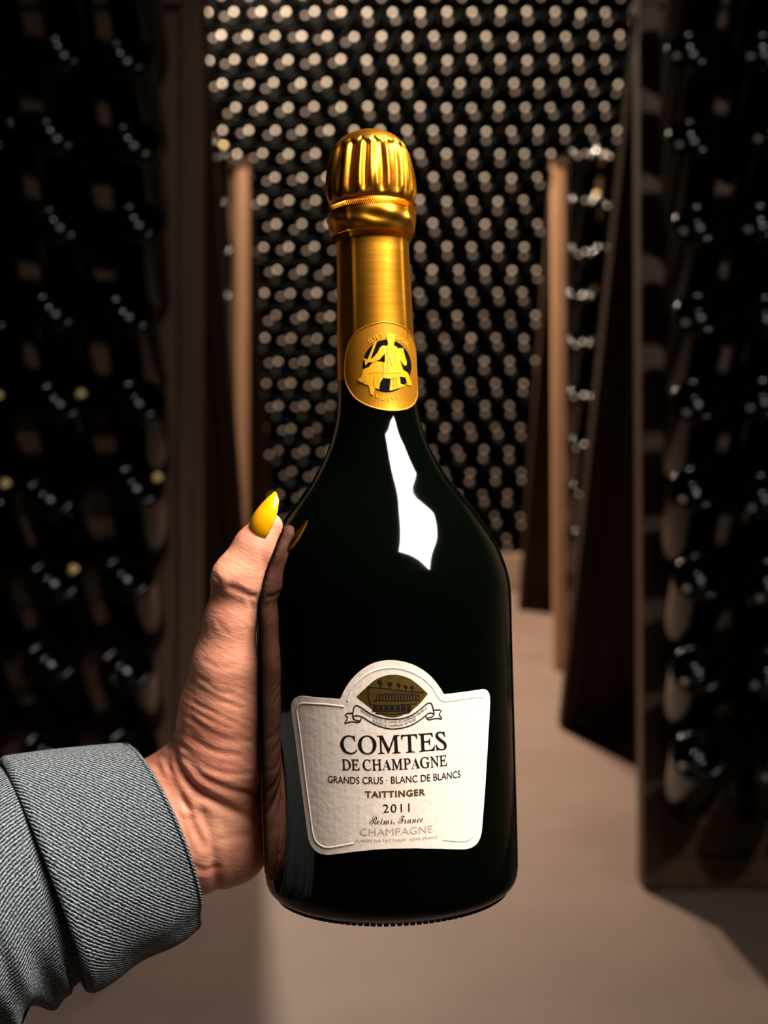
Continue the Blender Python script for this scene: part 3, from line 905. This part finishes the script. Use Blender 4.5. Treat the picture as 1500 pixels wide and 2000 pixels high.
strokes('figure_line', [[flat(*Z2(*p), R_SEAL) for p in curve_smooth(L, 4)] for L in rl], 0.00020, SO + 0.00040, R_SEAL, M['seal_line'], seal)
def seal_text(body, path, h):
    v, f = text_data(body, 0, 0.01, 1.15)
    P = np.array([flat(*Z2(*p), R_SEAL) for p in path])
    t = np.concatenate([[0], np.cumsum(np.hypot(*np.diff(P, axis=0).T))])
    u = (v[:, 0] - v[:, 0].min()) / np.ptp(v[:, 0]) * t[-1]
    T = np.gradient(P, axis=0); T /= np.hypot(T[:, 0], T[:, 1])[:, None]
    bx = np.stack([np.interp(u, t, P[:, 0]), np.interp(u, t, P[:, 1])], 1)
    tx = np.stack([np.interp(u, t, T[:, 0]), np.interp(u, t, T[:, 1])], 1)
    q = bx + np.stack([-tx[:, 1], tx[:, 0]], 1) * (v[:, 1:2] / 0.7 * h)
    new_obj('seal_lettering', mesh('seal_lettering', wrap(q, SO + 0.00025, R_SEAL), f, M['seal_yellow']), seal)
seal_text('ILIET', [(787 + 330 * math.cos(t), 842 + 352 * math.sin(t)) for t in np.linspace(math.radians(-128), math.radians(-96), 12)], 0.0016)
seal_text('SIGIL', [(787 + 330 * math.cos(t), 842 + 352 * math.sin(t)) for t in np.linspace(math.radians(-74), math.radians(-38), 12)], 0.0016)
seal_text('VIETVS', [(787 + 330 * math.cos(t), 842 + 425 * math.sin(t)) for t in np.linspace(math.radians(118), math.radians(64), 12)], 0.0014)

# ------------------------------------------------------------------ hand, forearm and sleeve
person = empty('person', matrix=Matrix.Translation(tuple(pw(420, 1600, D0))))
tag(person, 'person reaching in from the left, denim sleeve, hand with yellow thumbnail gripping the bottle', 'person')
INV_P = person.matrix_world.inverted()
def person_local(pts_cam):
    return cam2world(pts_cam) - np.array(person.matrix_world.translation)

def hp(px, py, dz):                # pixel with a depth offset in mm
    return pc(px, py, D0 + dz / 1000)
def pol(az, ypx, rad):             # around the bottle: azimuth from the front in degrees
    zloc = (1735 - ypx) / 5227.
    a = math.radians(az)
    return B_BASE + rad * math.sin(a) * B_X - rad * math.cos(a) * B_Y + zloc * B_AX
R0 = 0.0478
prims = []                          # (a, b, ra, rb, blend)
def cone(a, b, ra, rb, k=0.006): prims.append((a, b, ra / 1000, rb / 1000, k))
# thumb
cone(hp(523, 1030, -13), hp(500, 1068, -14), 5.6, 7.3, .004)
cone(hp(500, 1068, -14), hp(466, 1128, -15), 7.3, 9.0, .004)
cone(hp(466, 1128, -15), hp(449, 1215, -13), 8.7, 8.2, .004)
cone(hp(449, 1215, -13), hp(440, 1300, -10), 8.2, 10.6, .006)
cone(hp(440, 1300, -10), hp(432, 1385, -5), 10.6, 13.6, .008)
cone(hp(432, 1385, -5), hp(425, 1480, 0), 13.6, 16.2, .008)
cone(hp(425, 1480, 0), hp(405, 1580, 4), 16.2, 14.0, .008)
# hypothenar and heel of the hand
cone(hp(452, 1652, 8), hp(430, 1610, 10), 14.5, 15.0, .007)
cone(hp(468, 1600, 14), hp(470, 1500, 20), 13.0, 13.0, .008)
# wrist and forearm
cone(hp(392, 1590, 8), hp(335, 1602, 6), 19.5, 20.5, .010)
cone(hp(400, 1625, 8), hp(335, 1640, 6), 17.0, 19.0, .010)
cone(hp(338, 1560, 4), hp(372, 1530, 4), 15.0, 14.0, .010)
cone(hp(335, 1602, 6), hp(190, 1668, -4), 20.5, 23.0, .012)
cone(hp(335, 1640, 6), hp(190, 1700, -4), 19.0, 22.0, .012)
# palm and fingers wrapped round the back of the bottle
kn = []
for i, (yk, ra) in enumerate(((1345, 9.8), (1425, 10.2), (1508, 9.8), (1590, 8.6))):
    k_ = pol(-122, yk, R0 + 0.011)
    cone(hp(415, 1560 + 18 * i, 16), k_, 12.5, ra + 0.8, .010)
    p1, p2, p3 = pol(-156, yk - 14, R0 + 0.0105), pol(-184, yk - 18, R0 + 0.009), pol(-203 + 4 * abs(i - 1), yk - 18, R0 + 0.008)
    cone(k_, p1, ra, ra - 1.0, .003)
    cone(p1, p2, ra - 1.0, ra - 1.9, .002)
    cone(p2, p3, ra - 1.9, ra - 2.8, .002)

lo_ = np.min([np.minimum(a, b) - max(ra, rb) for a, b, ra, rb, k in prims], axis=0) - 0.006
hi_ = np.max([np.maximum(a, b) + max(ra, rb) for a, b, ra, rb, k in prims], axis=0) + 0.006
H = 0.00095
dims = np.ceil((hi_ - lo_) / H).astype(int) + 1
gx, gy, gz = [(lo_[i] + H * np.arange(dims[i])).astype(np.float32) for i in range(3)]
field = np.full(dims, 0.05, np.float32)
for a, b, ra, rb, k in prims:
    rr = max(ra, rb) + 0.016
    l = np.clip(((np.minimum(a, b) - rr - lo_) / H).astype(int), 0, dims - 1)
    h = np.clip(((np.maximum(a, b) + rr - lo_) / H).astype(int) + 2, 1, dims)
    sl_ = tuple(slice(l[i], h[i]) for i in range(3))
    X, Y, Zg = np.meshgrid(gx[sl_[0]], gy[sl_[1]], gz[sl_[2]], indexing='ij', sparse=True)
    ab = (b - a); L2 = float(ab @ ab) + 1e-12
    t = np.clip(((X - a[0]) * ab[0] + (Y - a[1]) * ab[1] + (Zg - a[2]) * ab[2]) / L2, 0, 1)
    d = np.sqrt((X - a[0] - t * ab[0])**2 + (Y - a[1] - t * ab[1])**2 + (Zg - a[2] - t * ab[2])**2) - (ra + (rb - ra) * t)
    cur = field[sl_]
    hh = np.clip(0.5 + 0.5 * (cur - d) / k, 0, 1)
    field[sl_] = cur * (1 - hh) + d * hh - k * hh * (1 - hh)
# the palm and thumb press flat against the glass
X, Y, Zg = np.meshgrid(gx - B_BASE[0], gy - B_BASE[1], gz - B_BASE[2], indexing='ij', sparse=True)
lx = X * B_X[0] + Y * B_X[1] + Zg * B_X[2]; ly = X * B_Y[0] + Y * B_Y[1] + Zg * B_Y[2]; lz = X * B_AX[0] + Y * B_AX[1] + Zg * B_AX[2]
bd = np.sqrt(lx**2 + ly**2) - (np.interp(lz.ravel(), SP[:, 1], SP[:, 0]).reshape(lz.shape) + 0.0005)
field = np.maximum(field, -bd).astype(np.float32)

def surface_nets(F, origin, h):
    s = F < 0
    nx, ny, nz = F.shape
    cnt = np.zeros((nx-1, ny-1, nz-1), np.int8)
    for dx in (0, 1):
        for dy in (0, 1):
            for dz in (0, 1):
                cnt += s[dx:nx-1+dx, dy:ny-1+dy, dz:nz-1+dz]
    act = (cnt > 0) & (cnt < 8)
    idx = np.full(act.shape, -1, np.int64)
    cells = np.argwhere(act)
    idx[act] = np.arange(len(cells))
    acc = np.zeros((len(cells), 3)); num = np.zeros(len(cells))
    corners = [(a, b, c) for a in (0, 1) for b in (0, 1) for c in (0, 1)]
    for i, c0 in enumerate(corners):
        for c1 in corners[i+1:]:
            if sum(abs(p - q) for p, q in zip(c0, c1)) != 1: continue
            f0 = F[cells[:, 0]+c0[0], cells[:, 1]+c0[1], cells[:, 2]+c0[2]].astype(float)
            f1 = F[cells[:, 0]+c1[0], cells[:, 1]+c1[1], cells[:, 2]+c1[2]].astype(float)
            mk = (f0 < 0) != (f1 < 0)
            t = np.where(mk, f0 / np.where(mk, f0 - f1, 1), 0)
            p = np.array(c0) + t[:, None] * (np.array(c1) - np.array(c0))
            acc += p * mk[:, None]; num += mk
    V = origin + h * (cells + acc / num[:, None])
    faces = []
    for ax in range(3):
        u, w = (ax + 1) % 3, (ax + 2) % 3
        a0 = [slice(None)]*3; a1 = [slice(None)]*3
        a0[ax] = slice(0, -1); a1[ax] = slice(1, None)
        ch = s[tuple(a0)] != s[tuple(a1)]
        e = np.argwhere(ch)
        ok = (e[:, u] > 0) & (e[:, w] > 0) & (e[:, u] < F.shape[u]-1) & (e[:, w] < F.shape[w]-1)
        e = e[ok]
        ins = s[e[:, 0], e[:, 1], e[:, 2]]
        q = []
        for du, dw in ((0, 0), (-1, 0), (-1, -1), (0, -1)):
            c = e.copy(); c[:, u] += du; c[:, w] += dw
            q.append(idx[c[:, 0], c[:, 1], c[:, 2]])
        q = np.stack(q, 1)
        q[~ins] = q[~ins][:, ::-1]
        faces.append(q)
    return V, np.concatenate(faces)

HV, HF = surface_nets(field, lo_, H)
# normals from the field gradient
G = np.stack(np.gradient(field, H), -1)
ii = np.clip(((HV - lo_) / H + 0.5).astype(int), 0, dims - 1)
HN = G[ii[:, 0], ii[:, 1], ii[:, 2]]
HN /= np.maximum(np.linalg.norm(HN, axis=1, keepdims=True), 1e-6)
del G, field, bd
# creases of thumb, ball of the thumb and wrist
hx = 750 + FPX * HV[:, 0] / HV[:, 2]; hy = 1000 - FPX * HV[:, 1] / HV[:, 2]
front = np.clip(-HN[:, 2] * 1.6 + 0.25, 0, 1)
CREASE = [  # polyline in the view of the palm side, depth mm, half-width px
    ([(452, 1148), (475, 1158), (497, 1165)], 0.9, 5), ([(420, 1122), (432, 1138), (425, 1150)], 0.4, 4), ([(486, 1168), (494, 1190), (492, 1215)], 0.5, 4),
    ([(440, 1150), (456, 1140), (470, 1150)], 0.3, 4),
    ([(425, 1215), (446, 1240)], 0.3, 4),
    ([(345, 1425), (340, 1465), (352, 1505), (385, 1545), (425, 1568), (470, 1590), (510, 1602)], 1.5, 8),
    ([(335, 1440), (328, 1480), (338, 1530), (370, 1580)], 0.9, 6),
    ([(362, 1480), (400, 1520), (455, 1545), (505, 1552)], 0.8, 6), ([(352, 1452), (390, 1490), (440, 1510), (505, 1512)], 0.6, 5),
    ([(375, 1440), (420, 1468), (470, 1475)], 0.5, 5), ([(372, 1400), (410, 1432), (470, 1448), (505, 1446)], 0.5, 5),
    ([(380, 1372), (420, 1395), (460, 1412)], 0.5, 4), ([(375, 1385), (420, 1412), (455, 1424)], 0.45, 4), ([(390, 1345), (425, 1365), (470, 1385)], 0.45, 4), ([(392, 1325), (430, 1350), (455, 1355)], 0.35, 4),
    ([(400, 1290), (430, 1305), (460, 1300)], 0.3, 5),
    ([(395, 1590), (412, 1640), (420, 1700), (425, 1735)], 1.2, 9), ([(365, 1600), (385, 1630), (400, 1650)], 0.8, 7),
    ([(350, 1560), (380, 1610), (395, 1660)], 0.6, 6), ([(372, 1690), (400, 1700), (425, 1695)], 0.6, 6), ([(430, 1640), (470, 1632), (510, 1640)], 0.5, 7), ([(310, 1500), (345, 1570), (365, 1640)], 0.6, 6),
    ([(320, 1480), (352, 1540), (375, 1600)], 0.5, 5),
]
disp = np.zeros(len(HV))
for L, dep, wpx in CREASE:
    L = np.array(smooth_profile(L, 5)) if len(L) > 2 else np.array(L, float)
    best = np.full(len(HV), 1e9)
    near = (hx > L[:, 0].min() - 30) & (hx < L[:, 0].max() + 30) & (hy > L[:, 1].min() - 30) & (hy < L[:, 1].max() + 30)
    qx, qy = hx[near], hy[near]
    bb = np.full(len(qx), 1e9)
    for a, b in zip(L[:-1], L[1:]):
        ab = b - a; t = np.clip(((qx - a[0]) * ab[0] + (qy - a[1]) * ab[1]) / (ab @ ab + 1e-9), 0, 1)
        bb = np.minimum(bb, np.hypot(qx - a[0] - t * ab[0], qy - a[1] - t * ab[1]))
    best[near] = bb
    disp -= 0.6 * dep * (np.exp(-(best / wpx) ** 2) - 0.35 * np.exp(-((best - 2.2 * wpx) / (1.2 * wpx)) ** 2))
# soft lumps of the ball of the thumb and the knuckle
for cx_, cy_, w_, a_ in ((432, 1130, 20, 0.9), (470, 1290, 30, 0.4), (420, 1345, 26, 0.5), (455, 1655, 35, 0.8), (500, 1095, 28, 0.5)):
    disp += a_ * np.exp(-((hx - cx_)**2 + (hy - cy_)**2) / w_**2)
# fine diagonal skin lines
u_ = (hy - 0.42 * (hx - 400))
fine = 0.07 * np.sin(u_ / 3.1 + 1.7 * np.sin(hx / 23.) + np.sin(hy / 31.)) * np.clip((hy - 1290) / 60, 0, 1) * np.clip((1560 - hy) / 60, 0, 1)
disp += fine
touch = np.clip((np.hypot((HV - B_BASE) @ B_X, (HV - B_BASE) @ B_Y) - 0.0486) / 0.0015, 0, 1)
HV2 = HV + HN * (disp * front * touch / 1000)[:, None]
arm = new_obj('arm', mesh('arm', person_local(HV2), HF, M['skin'], True), person)
arm['label'] = 'bare left hand and wrist, fingers round the bottle'

# thumbnail: long almond plate, curved across
axis_pts = np.array([hp(487, 1052, -17.5), hp(492, 1030, -20.5), hp(503, 1005, -21.0), hp(517, 984, -20.0), hp(529, 968, -18.5), hp(536, 960, -17.0)])
wid = [0.0040, 0.0051, 0.0053, 0.0044, 0.0028, 0.0007]
nrm = np.array([-0.62, 0.28, -0.74]); nrm /= np.linalg.norm(nrm)
ax_s = smooth_profile(axis_pts, 5); wd_s = np.interp(np.linspace(0, 5, len(ax_s)), range(6), wid)
tan = np.gradient(ax_s, axis=0); tan /= np.linalg.norm(tan, axis=1, keepdims=True)
nv, nf = [], []
NW = 13
for i in range(len(ax_s)):
    sidev = np.cross(tan[i], nrm); sidev /= np.linalg.norm(sidev)
    up = np.cross(sidev, tan[i])
    w = wd_s[i] * (0.75 + 0.25 * min(1, i / 3))
    for layer, th_ in ((0, 0.0), (1, -0.0007)):
        for j in range(NW):
            a = (j / (NW - 1) * 2 - 1)
            ang = a * 1.25
            R_ = w / math.sin(1.25)
            nv.append(ax_s[i] + sidev * R_ * math.sin(ang) + up * (R_ * (math.cos(ang) - 1) + th_ * (1 if abs(a) < 1 else 0.4)))
W2 = 2 * NW
for i in range(len(ax_s) - 1):
    for j in range(NW - 1):
        nf.append((i*W2 + j, i*W2 + j + 1, (i+1)*W2 + j + 1, (i+1)*W2 + j))
        nf.append((i*W2 + NW + j + 1, i*W2 + NW + j, (i+1)*W2 + NW + j, (i+1)*W2 + NW + j + 1))
    for j in (0, NW - 1):
        nf.append((i*W2 + j, (i+1)*W2 + j, (i+1)*W2 + NW + j, i*W2 + NW + j))
for i in (0, len(ax_s) - 1):
    for j in range(NW - 1):
        nf.append((i*W2 + j, i*W2 + NW + j, i*W2 + NW + j + 1, i*W2 + j + 1))
nail = new_obj('thumbnail', fix_normals(mesh('thumbnail', person_local(np.array(nv)), nf, M['nail'], True)), arm)
nail['label'] = 'long pointed yellow thumbnail'

# ---- denim sleeve
def tube(name, rings, m, twist, wrinkle, uv_scale=1.0, nseg=160):
    """rings: list of (centre, r1, r2, axis) in the camera frame"""
    V, UV, F = [], [], []
    dist = 0.0; prev = None
    for i, (c, r1, r2, ax) in enumerate(rings):
        ax = ax / np.linalg.norm(ax)
        e1 = np.array([0.36, -0.93, 0.0]); e1 = e1 - ax * (e1 @ ax); e1 /= np.linalg.norm(e1)
        e2 = np.cross(ax, e1)
        if e2[2] > 0: e2 = -e2               # towards the viewer
        if prev is not None: dist += np.linalg.norm(c - prev[0]) + abs(r1 - prev[1])
        prev = (c, r1)
        for k in range(nseg + 1):
            a = 2 * math.pi * k / nseg
            dr = wrinkle(i, a)
            V.append(c + e1 * (r1 + dr) * math.cos(a) + e2 * (r2 + dr) * math.sin(a))
            UV.append((dist, (k / nseg) * 2 * math.pi * 0.042))
    n1 = nseg + 1
    for i in range(len(rings) - 1):
        for k in range(nseg):
            F.append((i*n1 + k, i*n1 + k + 1, (i+1)*n1 + k + 1, (i+1)*n1 + k))
    me = mesh(name, person_local(np.array(V)), F, m, True, uv=UV)
    return new_obj(name, me, person)

c_rim, c_seam = hp(312, 1632, 4), hp(66, 1712, -9)
c_l1, c_l2 = hp(-150, 1800, -28), hp(-420, 1905, -58)
ax_c = c_rim - c_seam; ax_c = ax_c / np.linalg.norm(ax_c)
ax_c = np.array([0.88, 0.32, 0.42])
rim_c = np.array([0.88, 0.34, 0.52])
def ring_at(t, extra=0.0):
    c = c_seam + (c_rim - c_seam) * t
    r1 = 0.0462 + (0.0372 - 0.0462) * t + extra
    return (c, r1, r1 * 0.86, ax_c * (1 - t) + rim_c * t)
rings = []
for t, e_ in ((0.16, -0.0065), (0.10, -0.0050), (0.068, -0.0026), (0.060, -0.0012)): rings.append(ring_at(t, e_))
for t in np.linspace(0.062, 0.985, 44): rings.append(ring_at(t))
for q in np.linspace(0, math.pi, 8):           # rolled lip
    t = 0.985 + 0.030 * math.sin(q)
    rings.append(ring_at(t, -0.0011 * (1 - math.cos(q))))
for t in np.linspace(0.97, 0.2, 12): rings.append(ring_at(t, -0.0024))
def cuff_wr(i, a):
    i = max(0, i - 4); t = min(1, i / 43)
    lower = max(0.0, math.cos(a))
    return 0.0012 * math.sin(2 * a + 2.2 * t) * (1 - 0.5 * t) + 0.0009 * lower * math.sin(9 * t + 2 * a) - 0.0018 * math.exp(-((a - 0.55) / 0.22) ** 2) * (0.4 + t * 0.6) + (0.0012 if i < 3 else 0) * (2 - min(i, 2)) * -0.5
cuff = tube('turned_up_cuff', rings, M['denim_cuff'], 0, cuff_wr)
cuff['label'] = 'turned-up denim cuff'
rs = []
pts = [c_seam + (c_rim - c_seam) * 0.25, c_seam + (c_rim - c_seam) * 0.02, hp(-40, 1755, -17), c_l1, hp(-280, 1850, -43), c_l2]
rad = [0.0395, 0.0430, 0.0466, 0.0482, 0.0500, 0.0520]
ps = smooth_profile(np.array(pts), 14)
rd = np.interp(np.linspace(0, 5, len(ps)), range(6), rad)
tg = np.gradient(ps, axis=0)
for c, r, t in zip(ps, rd, tg): rs.append((c, r, r * 0.83, -t))
def sl_wr(i, a):
    t = i / len(ps)
    low = max(0.0, math.cos(a - 0.25)) ** 2
    return (0.0016 * math.sin(3 * a + 9 * t) + low * (0.0024 * math.sin(30 * t + 3.2 * a) + 0.0014 * math.sin(52 * t - 4 * a))) * min(1, max(0, i - 8) / 16)
sleeve = tube('jacket_sleeve', rs, M['denim_sleeve'], 0, sl_wr)
sleeve['label'] = 'grey-blue denim jacket sleeve'
